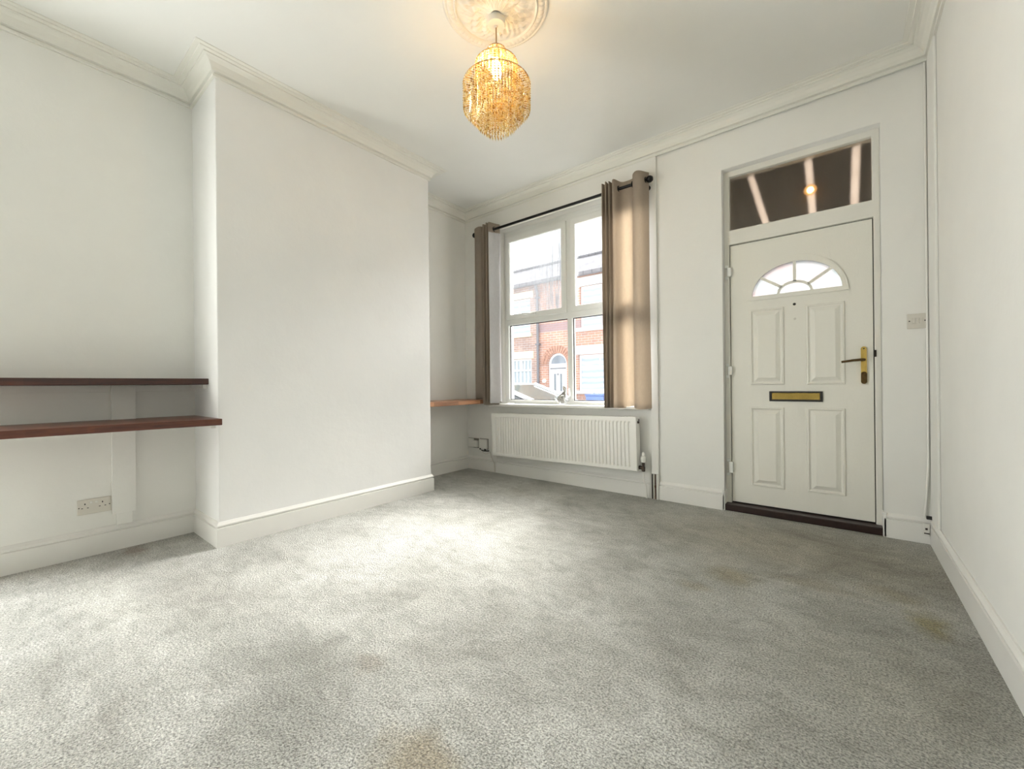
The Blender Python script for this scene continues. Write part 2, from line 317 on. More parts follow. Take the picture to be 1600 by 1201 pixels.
# ---------------------------------------------------------------- mesh building
class MB:
    def __init__(s): s.bm = bmesh.new()
    def face(s, pts):
        vs = [s.bm.verts.new(p) for p in pts]; return s.bm.faces.new(vs)
    def box(s, a, b):
        x0, x1 = sorted((a[0], b[0])); y0, y1 = sorted((a[1], b[1])); z0, z1 = sorted((a[2], b[2]))
        v = [s.bm.verts.new(p) for p in ((x0,y0,z0),(x1,y0,z0),(x1,y1,z0),(x0,y1,z0),(x0,y0,z1),(x1,y0,z1),(x1,y1,z1),(x0,y1,z1))]
        for f in ((0,3,2,1),(4,5,6,7),(0,1,5,4),(1,2,6,5),(2,3,7,6),(3,0,4,7)): s.bm.faces.new([v[i] for i in f])
        return s
    def prism(s, poly, ax, a, b):      # poly: 2-D points in the two other axes, extruded along ax
        def P(q, t):
            r = [q[0], q[1]]; r.insert(ax, t); return r
        va = [s.bm.verts.new(P(q, a)) for q in poly]; vb = [s.bm.verts.new(P(q, b)) for q in poly]; n = len(poly)
        s.bm.faces.new(va); s.bm.faces.new(vb[::-1])
        for i in range(n): s.bm.faces.new((va[i], vb[i], vb[(i+1) % n], va[(i+1) % n]))
        return s
    def rings(s, rings, close=True, cap=True):
        R = [[s.bm.verts.new(p) for p in r] for r in rings]
        for a, b in zip(R, R[1:]):
            n = len(a)
            for i in range(n if close else n-1): s.bm.faces.new((a[i], a[(i+1) % n], b[(i+1) % n], b[i]))
        if cap and close:
            s.bm.faces.new(R[0][::-1]); s.bm.faces.new(R[-1])
        return s
    def tube(s, pts, r, n=12, cap=True):
        pts = [Vector(p) for p in pts]; rr = r if isinstance(r, (list, tuple)) else [r]*len(pts); out = []; u = None
        for i, p in enumerate(pts):
            t = (pts[min(i+1, len(pts)-1)]-pts[max(i-1, 0)]).normalized()
            if u is None: u = t.orthogonal().normalized()
            u = (u-t*u.dot(t)).normalized(); v = t.cross(u)
            out.append([p+(u*math.cos(2*PI*k/n)+v*math.sin(2*PI*k/n))*rr[i] for k in range(n)])
        return s.rings(out, cap=cap)
    def lathe(s, prof, c, n=32, axis=2, cap=True):   # prof: (radius, offset along axis)
        out = []
        for r, h in prof:
            ring = []
            for k in range(n):
                a = 2*PI*k/n; q = [r*math.cos(a), r*math.sin(a)]; q.insert(axis, h); ring.append((c[0]+q[0], c[1]+q[1], c[2]+q[2]))
            out.append(ring)
        return s.rings(out, cap=cap)
    def torus(s, c, R, r, n=24, m=8, axis=2):
        V = []
        for i in range(n):
            a = 2*PI*i/n; row = []
            for j in range(m):
                b = 2*PI*j/m; q = [(R+r*math.cos(b))*math.cos(a), (R+r*math.cos(b))*math.sin(a)]; q.insert(axis, r*math.sin(b)); row.append(s.bm.verts.new((c[0]+q[0], c[1]+q[1], c[2]+q[2])))
            V.append(row)
        for i in range(n):
            for j in range(m): s.bm.faces.new((V[i][j], V[(i+1) % n][j], V[(i+1) % n][(j+1) % m], V[i][(j+1) % m]))
        return s
    def mesh(s, name, smooth=False):
        bmesh.ops.recalc_face_normals(s.bm, faces=s.bm.faces); me = bpy.data.meshes.new(name); s.bm.to_mesh(me); s.bm.free()
        if smooth:
            for p in me.polygons: p.use_smooth = True
            me.set_sharp_from_angle(angle=math.radians(smooth if smooth is not True else 40))
        return me
BASE = {}
def obj(name, mb, mat, parent=None, bevel=0, smooth=False, label=None, seg=2):
    me = mb if isinstance(mb, bpy.types.Mesh) else mb.mesh(name, smooth)
    if parent is None:
        lo = Vector([min(v.co[i] for v in me.vertices) for i in range(3)]); hi = Vector([max(v.co[i] for v in me.vertices) for i in range(3)])
        base = Vector(((lo.x+hi.x)/2, (lo.y+hi.y)/2, lo.z))
    else: base = BASE[parent.name]
    me.transform(Matrix.Translation(-base)); me.materials.append(mat)
    o = bpy.data.objects.new(name, me); C.objects.link(o)
    if parent is None: o.location = base
    else: o.parent = parent
    BASE[o.name] = base
    if bevel:
        mo = o.modifiers.new('bevel', 'BEVEL'); mo.width = bevel; mo.segments = seg; mo.limit_method = 'ANGLE'; mo.angle_limit = math.radians(40)
    if label: o['label'] = label
    return o
def thing(name, label, cat, loc, group=None):
    o = bpy.data.objects.new(name, None); C.objects.link(o); o.location = loc; o.empty_display_size = .1; BASE[o.name] = Vector(loc)
    o['label'] = label; o['category'] = cat
    if group: o['group'] = group
    return o
def tag(o, label, cat, group=None):
    o['label'] = label; o['category'] = cat
    if group: o['group'] = group
    return o
def struct(o, label=None):
    o['kind'] = 'structure'
    if label: o['label'] = label
    return o
def sempty(name, loc, label=None):
    o = bpy.data.objects.new(name, None); C.objects.link(o); o.location = loc; o.empty_display_size = .1; BASE[o.name] = Vector(loc); return struct(o, label)

def plate(outer, holes, y0, y1):
    """flat slab in the XZ plane with holes, between y0 and y1 (outlines are lists of (x, z))"""
    cu = bpy.data.curves.new('outline', 'CURVE'); cu.dimensions = '2D'; cu.fill_mode = 'BOTH'; cu.extrude = abs(y1-y0)/2
    for loop in [outer]+holes:
        sp = cu.splines.new('POLY'); sp.points.add(len(loop)-1); sp.use_cyclic_u = True
        for p, q in zip(sp.points, loop): p.co = (q[0], q[1], 0, 1)
    o = bpy.data.objects.new('outline', cu); C.objects.link(o)
    me = bpy.data.meshes.new_from_object(o); C.objects.unlink(o); bpy.data.objects.remove(o); bpy.data.curves.remove(cu)
    me.materials.clear()
    me.transform(Matrix.Translation((0, (y0+y1)/2, 0)) @ Matrix.Rotation(PI/2, 4, 'X'))
    bm = bmesh.new(); bm.from_mesh(me); bmesh.ops.remove_doubles(bm, verts=bm.verts, dist=1e-5); bmesh.ops.recalc_face_normals(bm, faces=bm.faces); bm.to_mesh(me); bm.free()
    return me
def rect(x0, x1, z0, z1): return [(x0, z0), (x1, z0), (x1, z1), (x0, z1)]
def arc(cx, cz, rx, rz, a0, a1, n): return [(cx+rx*math.cos(math.radians(a0+(a1-a0)*i/n)), cz+rz*math.sin(math.radians(a0+(a1-a0)*i/n))) for i in range(n+1)]

# ================================================================= ROOM SHELL
T = .24
struct(obj('floor', MB().box((XL-.05, YB-.1, -.1), (XR+.05, YF+.02, 0)), M['carpet']), 'pale grey fitted carpet with worn patches and stains')
struct(obj('ceiling', MB().box((XL-.1, YB-.1, H), (XR+.1, YF+T, H+.15)), M['ceiling']))
mb = MB().box((XL-.2, -.32, -.1), (XL, YF+T, H+.05)); mb.box((XL-.2, YB-.1, -.1), (XL, -1.08, H+.05)); mb.box((XL-.2, -1.08, 2.1), (XL, -.32, H+.05)); mb.box((XL-.2, -1.08, -.1), (XL, -.32, 0))
struct(obj('wall_left', mb, M['wall']))
mb = MB().box((XL-.2, -.33, 0), (XL+.015, -.26, 2.16)); mb.box((XL-.2, -1.14, 0), (XL+.015, -1.07, 2.16)); mb.box((XL-.2, -1.14, 2.09), (XL+.015, -.26, 2.16))
d2 = struct(obj('added_doorway', mb, M['gloss'], bevel=.004), 'white doorway added in the left wall, out of view, for the fill light')  # doorway added to hold the side fill light
b = MB().box((XR, YB-.1, -.1), (XR+.2, YF+T, H+.05))
struct(obj('wall_right', b, M['wall']))
struct(obj('wall_chimney', MB().box((XL-.05, Y1, -.1), (XB, Y2, H+.05)), M['breast'], bevel=.006), 'smooth white chimney breast')
WX0, WX1, WZ0, WZ1 = -2.875, -1.24, .735, 2.61      # window opening
DX0, DX1, DZ1 = -.690, .197, 2.535                   # door opening
struct(obj('wall_front', plate([(XL-.05, -.1), (DX0, -.1), (DX0, DZ1), (DX1, DZ1), (DX1, -.1), (XR+.05, -.1), (XR+.05, H+.05), (XL-.05, H+.05)], [rect(WX0, WX1, WZ0, WZ1)], YF, YF+T), M['wall']))
struct(obj('trim_1', plate([(XL, .735), (WX0, .735), (WX0, WZ1), (WX1, WZ1), (WX1, .735), (-1.228, .735), (-1.228, .205), (-1.171, .205), (-1.171, H), (XL, H)], [], YP, YF+.001), M['wall'], bevel=.003), 'raised plaster and pipe casing round the window')
# rear wall behind the camera, coloured dark to cut bounced light
struct(obj('wall_back', MB().box((XL-.2, YB-.2, -.1), (XR+.2, YB, H+.05)), M['back']))

# skirting boards
SK = [(0, 0), (.018, 0), (.018, .112), (.010, .115), (.010, .119), (.0165, .123), (.0165, .130), (.010, .139), (.0055, .147), (0, .147)]
def run(name, segs, prof, mat, label=None):
    """moulding: segs = list of polylines; profile offset to the left-hand normal side, mitred"""
    mb = MB()
    for pts in segs:
        P = [Vector((p[0], p[1])) for p in pts]; n = len(P); ringsv = []
        for i in range(n):
            d0 = (P[i]-P[i-1]).normalized() if i > 0 else None; d1 = (P[i+1]-P[i]).normalized() if i < n-1 else None
            n0 = Vector((-d0.y, d0.x)) if d0 else None; n1 = Vector((-d1.y, d1.x)) if d1 else None
            if d0 is None: m = n1
            elif d1 is None: m = n0
            else: m = (n0+n1)/(1+n0.dot(n1))
            ringsv.append([(P[i].x+m.x*o, P[i].y+m.y*o, z) for o, z in prof])
        mb.rings(ringsv)
    return struct(obj(name, mb, mat), label)
# travelling with the room on the left-hand side (room lies to the left of the path)
run('baseboard_chimney', [[(XL, Y2), (XB, Y2), (XB, Y1), (XL, Y1)]], SK, M['gloss'], 'white skirting board round the chimney breast')
run('baseboard_left', [[(XL, Y1), (XL, -.26)], [(XL, YF), (XL, Y2)]], SK, M['gloss'])
run('baseboard_front', [[(-1.232, YF), (XL, YF)], [(DX0, YF), (-1.168, YF)], [(XR, YF), (DX1, YF)]], SK, M['gloss'])
run('baseboard_right', [[(XR, YB), (XR, YF)]], SK, M['gloss'])
# returns of the front skirting at the door opening
mb = MB().box((DX0-.012, YF-.018, 0), (DX0+.006, YF+.07, .147)); mb.box((DX1-.006, YF-.018, 0), (DX1+.012, YF+.07, .147))
struct(obj('trim_2', mb, M['gloss'], bevel=.004), 'skirting returns at both sides of the front door')

# cornice (profile: distance from wall, height)
CB = H-.098
CO = [(0, CB), (.012, CB), (.014, CB+.012), (.006, CB+.014), (.006, CB+.024), (.022, CB+.028), (.028, CB+.045), (.042, CB+.066), (.062, CB+.078), (.074, CB+.080), (.074, CB+.087), (.096, CB+.089), (.098, CB+.094), (.122, CB+.0945), (.125, H+.01), (0, H+.01)]
run('trim_3', [[(XR, YB), (XR, YF-.012), (XL, YF-.012), (XL, Y2), (XB, Y2), (XB, Y1), (XL, Y1), (XL, YB)]], CO, M['cornice'], 'moulded white cornice round the ceiling')
# vertical casing on the right wall by the corner
struct(obj('trim_4', MB().box((XR-.012, 3.16, .147), (XR, YF, CB+.003)), M['wall'], bevel=.004), 'thin boxed casing in the right-hand corner')

# ================================================================= WINDOW
w1 = sempty('window_1', (-2.06, 3.50, .75), 'white framed four pane window')
FY0, FY1 = 3.485, 3.555
fo = rect(-2.873, -1.242, .75, 2.585)
UL = rect(-2.835, -2.095, 1.655, 2.535); UR = rect(-2.030, -1.285, 1.655, 2.535); LLr = rect(-2.825, -2.085, .787, 1.592); LRr = rect(-2.035, -1.295, .787, 1.592)
obj('window_frame', plate(fo, [UL, UR, LLr, LRr], FY0, FY1), M['upvc'], w1, bevel=.004)
obj('window_head', MB().box((-2.873, FY0+.005, 2.585), (-1.242, FY1, WZ1)), M['upvc'], w1)
for r, nm in ((UL, 'misted'), (UR, 'glass')):
    x0, x1, z0, z1 = r[0][0], r[1][0], r[0][1], r[2][1]
    s = obj('opening_sash', plate(rect(x0-.008, x1+.008, z0-.008, z1+.008), [rect(x0+.045, x1-.045, z0+.045, z1-.055)], FY0-.018, FY0+.012), M['upvc'], w1, bevel=.004)
    BASE[s.name] = BASE[w1.name]
    mb = MB().box((x0+.04, 3.513, z0+.04), (x1-.04, 3.517, z1-.05)); g = obj('glass_pane', mb, M[nm], w1)
    # recentre so that the smear is laid out in the pane's own coordinates
    off = Vector(((x0+x1)/2, 3.515, (z0+z1)/2))-BASE[w1.name]; g.data.transform(Matrix.Translation(-off)); g.location = off
    if nm == 'misted': g['label'] = 'misted upper left pane with drip streaks'
for r in (LLr, LRr):
    obj('glass_pane', MB().box((r[0][0]-.005, 3.523, r[0][1]-.005), (r[1][0]+.005, 3.527, r[2][1]+.005)), M['glass'], w1)
    mb = MB()
    t = .008
    x0, x1, z0, z1 = r[0][0], r[1][0], r[0][1], r[2][1]
    obj('gasket', plate(rect(x0, x1, z0, z1), [rect(x0+t, x1-t, z0+t, z1-t)], 3.515, 3.522), M['dark_plastic'], w1, label='black rubber gasket')
mb = MB().box((-2.50, FY0-.032, 1.668), (-2.45, FY0-.016, 1.690)); mb.tube([(-2.475, FY0-.034, 1.680), (-2.53, FY0-.045, 1.684), (-2.60, FY0-.045, 1.692)], [.009, .008, .006], 8)
obj('window_handle', mb, M['upvc'], w1, bevel=.002)
mb = MB(); mb.prism([(3.335, .728), (3.345, .722), (3.50, .722), (3.50, .752), (3.345, .752), (3.335, .746)], 0, -2.995, -1.236)
sill = struct(obj('trim_5', mb, M['gloss'], bevel=.002), 'white window sill'); sill.rotation_euler.y = math.radians(-.45)

# ================================================================= FRONT DOOR
d1 = sempty('door_1', (-.25, YD, 0), 'white panelled front door with fanlight')
obj('door_frame', plate(rect(DX0, DX1, .045, DZ1), [rect(-.655, .165, .045, 1.985), rect(-.650, .160, 2.092, 2.494)], YD-.016, YD+.07), M['door_frame'], d1, bevel=.004)
# leaf
FZ, FC = 1.575, -.250
glass_hole = arc(FC, FZ, .262, .218, 0, 180, 36)
obj('door_leaf', plate(rect(-.650, .160, .055, 1.978), [glass_hole], YD, YD+.045), M['door'], d1, bevel=.002)
# dark strips standing in for the shadow gap round the leaf
obj('shadow_gap_strip', plate(rect(-.654, .166, .045, 1.986), [rect(-.648, .158, .056, 1.976)], YD+.02, YD+.06), M['dark_plastic'], d1, label='black rubber door seal')  # dark strip standing in for the gap round the leaf
def raised_panel(x0, x1, z0, z1):
    mb = MB(); R = []
    for ins, hh in ((0, -.001), (.003, .008), (.010, .010), (.018, .001), (.024, .0005), (.050, .014), (.053, .014)):
        R.append([(x0+ins, YD-hh, z0+ins), (x1-ins, YD-hh, z0+ins), (x1-ins, YD-hh, z1-ins), (x0+ins, YD-hh, z1-ins)])
    mb.rings(R); obj('door_panel', mb, M['door'], d1)
for a in ((-.524, -.314, .930, 1.480), (-.187, .020, .930, 1.476), (-.526, -.318, .190, .770), (-.188, .018, .196, .772)): raised_panel(*a)
# fanlight surround, glazing bars and frosted glass
outer = arc(FC, 1.546, .292, .286, 0, 180, 40)
f = obj('fanlight_frame', plate(outer, [[(p[0], p[1]) for p in arc(FC, FZ, .258, .214, 0, 180, 36)]], YD-.010, YD+.004), M['door'], d1, bevel=.006, seg=3)
mb = MB()
def bar(x0, z0, x1, z1, w):
    d = Vector((x1-x0, z1-z0)).normalized(); n = Vector((-d.y, d.x))*w/2
    mb.prism([(x0+n.x, z0+n.y), (x1+n.x, z1+n.y), (x1-n.x, z1-n.y), (x0-n.x, z0-n.y)], 1, YD-.001, YD+.012)
for a in (38, 90, 142):
    c_, s_ = math.cos(math.radians(a)), math.sin(math.radians(a)); bar(FC+.098*c_, FZ+.074*s_, FC+.262*c_, FZ+.218*s_, .018)
ii = arc(FC, FZ, .088, .065, 0, 180, 24); oo = arc(FC, FZ, .104, .081, 0, 180, 24)
mb.prism(oo+ii[::-1], 1, YD-.001, YD+.012)
obj('glazing_bars', mb, M['door'], d1)
obj('fanlight_glass', plate(arc(FC, FZ-.004, .264, .22, 0, 180, 36), [], YD+.013, YD+.02), M['frost'], d1, label='frosted white glass')
# letterbox
lb = obj('letterbox', plate(rect(-.406, -.099, .813, .884), [rect(-.392, -.113, .824, .874)], YD-.010, YD+.001), M['dark_plastic'], d1, bevel=.002, label='black letterbox surround')
lf = obj('letterbox_flap', MB().box((-.391, YD-.006, .825), (-.114, YD-.001, .873)), M['brass'], lb, bevel=.002, label='brass flap')
# spyhole and screw cap
obj('spyhole', MB().lathe([(.001, -.006), (.007, -.006), (.009, -.003), (.009, .001)], (-.252, YD, 1.490), 16, 1), M['dark_plastic'], d1, label='dark spyhole')
obj('screw_cap', MB().lathe([(.001, -.003), (.006, -.003), (.008, .001)], (-.250, YD, 1.388), 16, 1), M['old_plastic'], d1)
# handle: long brass backplate, dark lever
def stadium(cx, hw, z0, z1, n=10):
    return [(cx+hw*math.cos(a), z1-hw+hw*math.sin(a)) for a in [PI*i/n for i in range(n+1)]]+[(cx-hw*math.cos(a), z0+hw-hw*math.sin(a)) for a in [PI*i/n for i in range(n+1)]]
hp = obj('door_handle', plate(stadium(.1125, .0145, .934, 1.171), [], YD-.010, YD), M['brass'], d1, bevel=.004, seg=3, label='brass lever handle plate')
obj('lock_cover', plate(stadium(.1125, .0150, .932, 1.010), [], YD-.0125, YD-.0095), M['worn_brass'], hp, label='tarnished dark lower end')
obj('lever', MB().tube([(.112, YD-.010, 1.086), (.112, YD-.045, 1.086), (.104, YD-.050, 1.086), (.06, YD-.050, 1.083), (.000, YD-.048, 1.075)], [.009, .009, .009, .008, .007], 10), M['worn_brass'], hp, smooth=True, label='dark worn lever')
obj('plate_screw', MB().lathe([(.001, -.0115), (.004, -.0115), (.004, -.009)], (.113, YD, 1.157), 10, 1), M['dark_plastic'], hp)
obj('latch_keep', MB().box((.163, YD-.020, 1.102), (.173, YD-.005, 1.145)), M['dark_metal'], d1)
for z0, z1 in ((1.725, 1.832), (.985, 1.092), (.250, .376)):
    hg = MB().box((-.668, YD-.032, z0+.022), (-.640, YD-.001, z1-.022)); hg.box((-.682, YD-.028, z0), (-.660, YD-.015, z0+.022)); hg.box((-.682, YD-.028, z1-.022), (-.660, YD-.015, z1))
    obj('hinge', hg, M['upvc'], d1, bevel=.003)
obj('threshold', MB().box((DX0+.004, YF-.006, 0), (DX1-.004, YD+.06, .047)), M['threshold'], d1, bevel=.005, label='dark brown timber threshold')
# transom light: obscured pane in front of a shallow boarded porch box with pale slats and a lamp
obj('transom_glass', MB().box((-.652, YD+.020, 2.090), (.162, YD+.024, 2.496)), M['transom'], d1, label='dark obscured pane above the door')
SLITS = [[(xa-.021, 2.53), (xa+.021, 2.53), (xb+.021, 2.07), (xb-.021, 2.07)] for xa, xb in ((-.530, -.415), (-.172, -.145), (.090, .075))]
obj('porch_board', plate(rect(DX0, DX1, 2.03, DZ1), SLITS, 3.565, 3.585), M['brown_board'], d1, label='dark brown board with three pale slits')
for xa, xb in ((-.530, -.415), (-.172, -.145), (.090, .075)):
    mb = MB(); w_ = .024; mb.prism([(xa-w_, 2.54), (xa+w_, 2.54), (xb+w_, 2.06), (xb-w_, 2.06)], 1, 3.587, 3.592); obj('pale_slat', mb, M['pale_slat'], d1)
pl = obj('porch_lamp', MB().lathe([(.002, -.020), (.011, -.017), (.018, -.008), (.020, 0), (.018, .008), (.011, .017), (.002, .020)], (-.158, 3.525, 2.275), 20), M['porch_bulb'], d1, smooth=True, label='glowing warm lamp bulb')
obj('lamp_halo', MB().lathe([(.002, -.037), (.019, -.032), (.033, -.018), (.038, 0), (.033, .018), (.019, .032), (.002, .037)], (-.158, 3.525, 2.275), 24), M['globe'], pl, smooth=True, label='amber glass globe')  # added glowing sphere gives the bulb its orange halo

# ================================================================= LEFT ALCOVE
def shelf(name, label, y0, y1, xf0, xf1, z0, z1, notch, mat, xw=XL):
    t = thing(name, label, 'shelf', (xf1, (y0+y1)/2, z0), None)
    poly = [(xw, y0)]
    if notch: poly += [(xw, notch[0]), (xw+.033, notch[0]), (xw+.033, notch[1]), (xw, notch[1])]
    poly += [(xw, y1), (xf1, y1), (xf0, y0)]
    mb = MB(); mb.prism(poly, 2, z0, z1); obj('board', mb, mat, t, bevel=.003); return t
t = shelf('wooden_shelf', 'dark stained wooden shelf in the left alcove, upper and narrower of the two', -.22, Y1, -3.09, -3.075, .970, 1.007, (.418, .531), M['dark_wood'])
obj('bearer', MB().box((XL+.018, Y1-.022, .944), (-3.105, Y1, .970)), M['gloss'], t, bevel=.002, label='white painted end batten')
mb = MB().box((XL, -.22, .930), (XL+.018, .421, .970)); mb.box((XL, .528, .930), (XL+.018, Y1, .970)); obj('back_batten', mb, M['gloss'], t, bevel=.002, label='white painted batten along the wall')
t = shelf('wooden_shelf', 'dark stained wooden shelf in the left alcove, lower and deeper of the two', -.22, Y1-.001, -2.91, -2.83, .731, .768, (.418, .531), M['brown_wood'])
obj('bearer', MB().box((XL+.018, Y1-.022, .705), (-2.955, Y1, .731)), M['gloss'], t, bevel=.002, label='white painted end batten')
mb = MB().box((XL, -.22, .695), (XL+.014, .421, .731)); mb.box((XL, .528, .695), (XL+.014, Y1, .731)); obj('back_batten', mb, M['gloss'], t, bevel=.002)
mb = MB().box((XL, .422, .215), (XL+.032, .527, .970)); mb.box((XL, .441, .149), (XL+.026, .511, .215))
tag(obj('pipe_casing', mb, M['wall'], bevel=.002), 'tall white boxed pipe casing behind the two dark alcove shelves', 'pipe casing')
# double socket
so_ = thing('double_socket', 'pale grey double plug socket low on the left alcove wall', 'socket', (XL, .35, .235))
obj('faceplate', MB().box((XL, .281, .237), (XL+.009, .4205, .322)), M['old_plastic'], so_, bevel=.003)
for y in (.312, .383):
    mb = MB().box((XL+.008, y-.0025, .292), (XL+.0096, y+.0025, .301)); mb.box((XL+.008, y-.015, .272), (XL+.0096, y-.008, .276)); mb.box((XL+.008, y+.008, .272), (XL+.0096, y+.015, .276))
    obj('socket_holes', mb, M['dark_plastic'], so_, label='three dark pin holes')
for y in (.337, .358): obj('rocker_switch', MB().box((XL+.008, y-.006, .296), (XL+.012, y+.006, .309)), M['plastic'], so_, bevel=.002)
for y in (.288, .412): obj('screw', MB().lathe([(.001, .0105), (.003, .0105), (.003, .008)], (XL, y, .278), 8, 0), M['dark_metal'], so_)

# ================================================================= FAR ALCOVE
t = shelf('wooden_shelf', 'light brown block wood shelf in the far alcove beside the window', Y2, YP-.001, -3.02, -3.02, .748, .792, None, M['oak'])
obj('bearer', MB().box((XL+.001, YP-.02, .722), (-3.04, YP-.001, .748)), M['gloss'], t, bevel=.002, label='white painted end batten')
tag(obj('pipe_casing', MB().box((XL, Y2+.03, .15), (XL+.02, Y2+.415, .746)), M['wall'], bevel=.003), 'flat white casing under the light brown far alcove shelf', 'pipe casing')

# ================================================================= BOXES AND CABLES LEFT OF THE RADIATOR
t = thing('telephone_socket', 'stepped white telephone box on the front wall, nearest the far corner', 'socket', (-3.28, YF, .24))
obj('outline_plate', MB().box((-3.349, YF-.006, .241), (-3.191, YF, .349)), M['shadow_plate'], t, label='grimy grey edge')  # dark edge painting a shadow outline round the box, not grime
obj('housing', MB().box((-3.345, YF-.022, .245), (-3.265, YF, .345)), M['plastic'], t, bevel=.005)
obj('adaptor', MB().box((-3.272, YF-.034, .252), (-3.195, YF, .325)), M['plastic'], t, bevel=.005)
t = thing('junction_box', 'white square connection box between telephone socket and radiator', 'junction box', (-3.10, YF, .235))
obj('outline_plate', MB().box((-3.173, YF-.006, .239), (-3.050, YF, .353)), M['shadow_plate'], t, label='grimy grey edge')  # dark edge painting a shadow outline round the box, not grime
obj('housing', MB().box((-3.168, YF-.032, .243), (-3.055, YF, .348)), M['plastic'], t, bevel=.006)
obj('connector', MB().box((-3.155, YF-.034, .232), (-3.14, YF-.02, .250)), M['dark_plastic'], t, label='dark plug end'); obj('connector', MB().box((-3.085, YF-.034, .228), (-3.07, YF-.02, .246)), M['dark_plastic'], t, label='dark plug end')
mb = MB().tube([(-3.13, YF-.028, .226), (-3.09, YF-.03, .222), (-3.05, YF-.028, .224), (-3.02, YF-.03, .228)], .006, 8); tag(obj('plug_lead', mb, M['dark_plastic'], smooth=True), 'short black plug lead under the square connection box', 'cable')
mb = MB().tube([(-3.12, YF-.026, .222), (-3.10, YF-.034, .200), (-3.06, YF-.034, .190), (-3.02, YF-.03, .205), (-3.00, YF-.028, .215)], .0028, 6); tag(obj('looped_cable', mb, M['old_plastic'], smooth=True), 'thin grey cable looping below the square connection box', 'cable')
mb = MB().tube([(-3.00, YF-.028, .222), (-2.985, YF-.026, .16), (-2.945, YF-.025, .10), (-2.942, YF-.024, .004)], .004, 8); tag(obj('grey_cable', mb, M['old_plastic'], smooth=True), 'grey cable running down the skirting at the radiator left end', 'cable')
mb = MB().tube([(-2.915, YF-.03, .20), (-2.922, YF-.025, .13), (-2.932, YF-.025, .10), (-2.932, YF-.024, .004)], .0035, 8); tag(obj('white_cable', mb, M['plastic'], smooth=True), 'white cable beside the grey one at the radiator left end', 'cable')

# ================================================================= RADIATOR
RX0, RX1, RZ0, RZ1, RY = -2.885, -1.315, .215, .662, 3.272
rad = thing('radiator', 'long white ribbed panel radiator under the window', 'radiator', (-2.10, 3.32, RZ0))
prof = []; nr = 44; p = (RX1-RX0-.08)/nr; x = RX0+.04
prof.append((RX0, RY)); prof.append((x, RY))
for i in range(nr):
    a = x+i*p
    prof += [(a+.18*p, RY), (a+.32*p, RY+.010), (a+.62*p, RY+.010), (a+.78*p, RY)]
prof += [(RX1-.04, RY), (RX1, RY)]
front = [(q[0], q[1], RZ0+.045) for q in prof]; topz = [(q[0], q[1], RZ1-.052) for q in prof]
mb = MB(); flatb = [(q[0], RY, RZ0+.03) for q in prof]; flatt = [(q[0], RY, RZ1-.035) for q in prof]
mb.rings([[(q[0], RY+.012, RZ0) for q in prof], [(q[0], RY, RZ0+.006) for q in prof], flatb, front, topz, flatt, [(q[0], RY, RZ1-.012) for q in prof]], close=False)
mb.box((RX0, RY+.012, RZ0), (RX1, RY+.018, RZ1-.012))
obj('front_panel', mb, M['radiator'], rad)
obj('back_panel', MB().box((RX0+.01, RY+.060, RZ0+.005), (RX1-.01, RY+.068, RZ1-.02)), M['radiator'], rad)
mb = MB().box((RX0, RY-.002, RZ1-.014), (RX1, RY+.008, RZ1)); mb.box((RX0, RY+.068, RZ1-.014), (RX1, RY+.078, RZ1))
for i in range(60):
    a = RX0+.02+i*(RX1-RX0-.04)/59; mb.box((a-.004, RY+.006, RZ1-.006), (a+.004, RY+.07, RZ1-.001))
obj('top_grille', mb, M['radiator'], rad)
for xx in (RX0-.002, RX1+.0005): obj('side_panel', MB().box((xx-.001, RY, RZ0+.004), (xx+.0015, RY+.078, RZ1-.002)), M['radiator'], rad)
for s_ in (RX1+.002,): obj('air_vent', MB().tube([(s_, RY+.036, RZ1-.045), (s_+.012, RY+.036, RZ1-.045)], .010, 10).tube([(s_+.004, RY+.050, RZ1-.028), (s_+.008, RY+.050, RZ1-.028)], .007, 8), M['dark_metal'], rad, smooth=True, label='dark air vent plug')
for xx in (-2.65, -1.55): obj('wall_bracket', MB().box((xx, RY+.068, RZ0+.03), (xx+.03, YF, RZ1-.06)), M['radiator'], rad)
rad.rotation_euler.y = math.radians(-.9)
v = thing('radiator_valve', 'chrome and white radiator valve at the right end of the radiator', 'valve', (-1.278, 3.33, .0))
obj('valve_head', MB().lathe([(.012, .300), (.019, .303), (.021, .325), (.019, .345), (.012, .352), (.013, .360), (.012, .378), (.004, .384)], (-1.278, 3.318, 0), 18), M['plastic'], v, smooth=True)
mb = MB().lathe([(.010, .225), (.014, .228), (.014, .262), (.011, .266), (.011, .300)], (-1.278, 3.318, 0), 14); mb.tube([(-1.316, 3.318, .256), (-1.275, 3.318, .256)], .015, 12)
obj('valve_body', mb, M['dark_metal'], v, smooth=True, label='dark metal valve body')
obj('supply_pipe', MB().tube([(-1.278, 3.318, .228), (-1.276, 3.32, .15), (-1.262, 3.335, .10), (-1.262, 3.345, .004)], .0075, 10), M['plastic'], v, smooth=True, label='white painted pipe')
# exposed pipes below the boxed casing
for xx, rr, mm, z1_, lb_ in ((-1.224, .0045, 'dark_metal', .20, 'thin dark bare pipe below the casing, leftmost of the four'), (-1.211, .006, 'old_plastic', .20, 'grey pipe below the casing, between the two dark ones'), (-1.198, .005, 'copper', .20, 'dull copper pipe below the casing, next to the thick white one'), (-1.180, .011, 'plastic', .20, 'thick white painted pipe below the casing, rightmost of the four')):
    mb = MB().tube([(xx, YF-.020, .0), (xx, YF-.020, z1_+.004)], rr, 12)
    if mm == 'copper': mb.tube([(xx, YF-.020, .095), (xx, YF-.020, .112)], rr+.003, 12)
    tag(obj('heating_pipe', mb, M[mm], smooth=True), lb_, 'pipe', 'bare heating pipes below the casing')

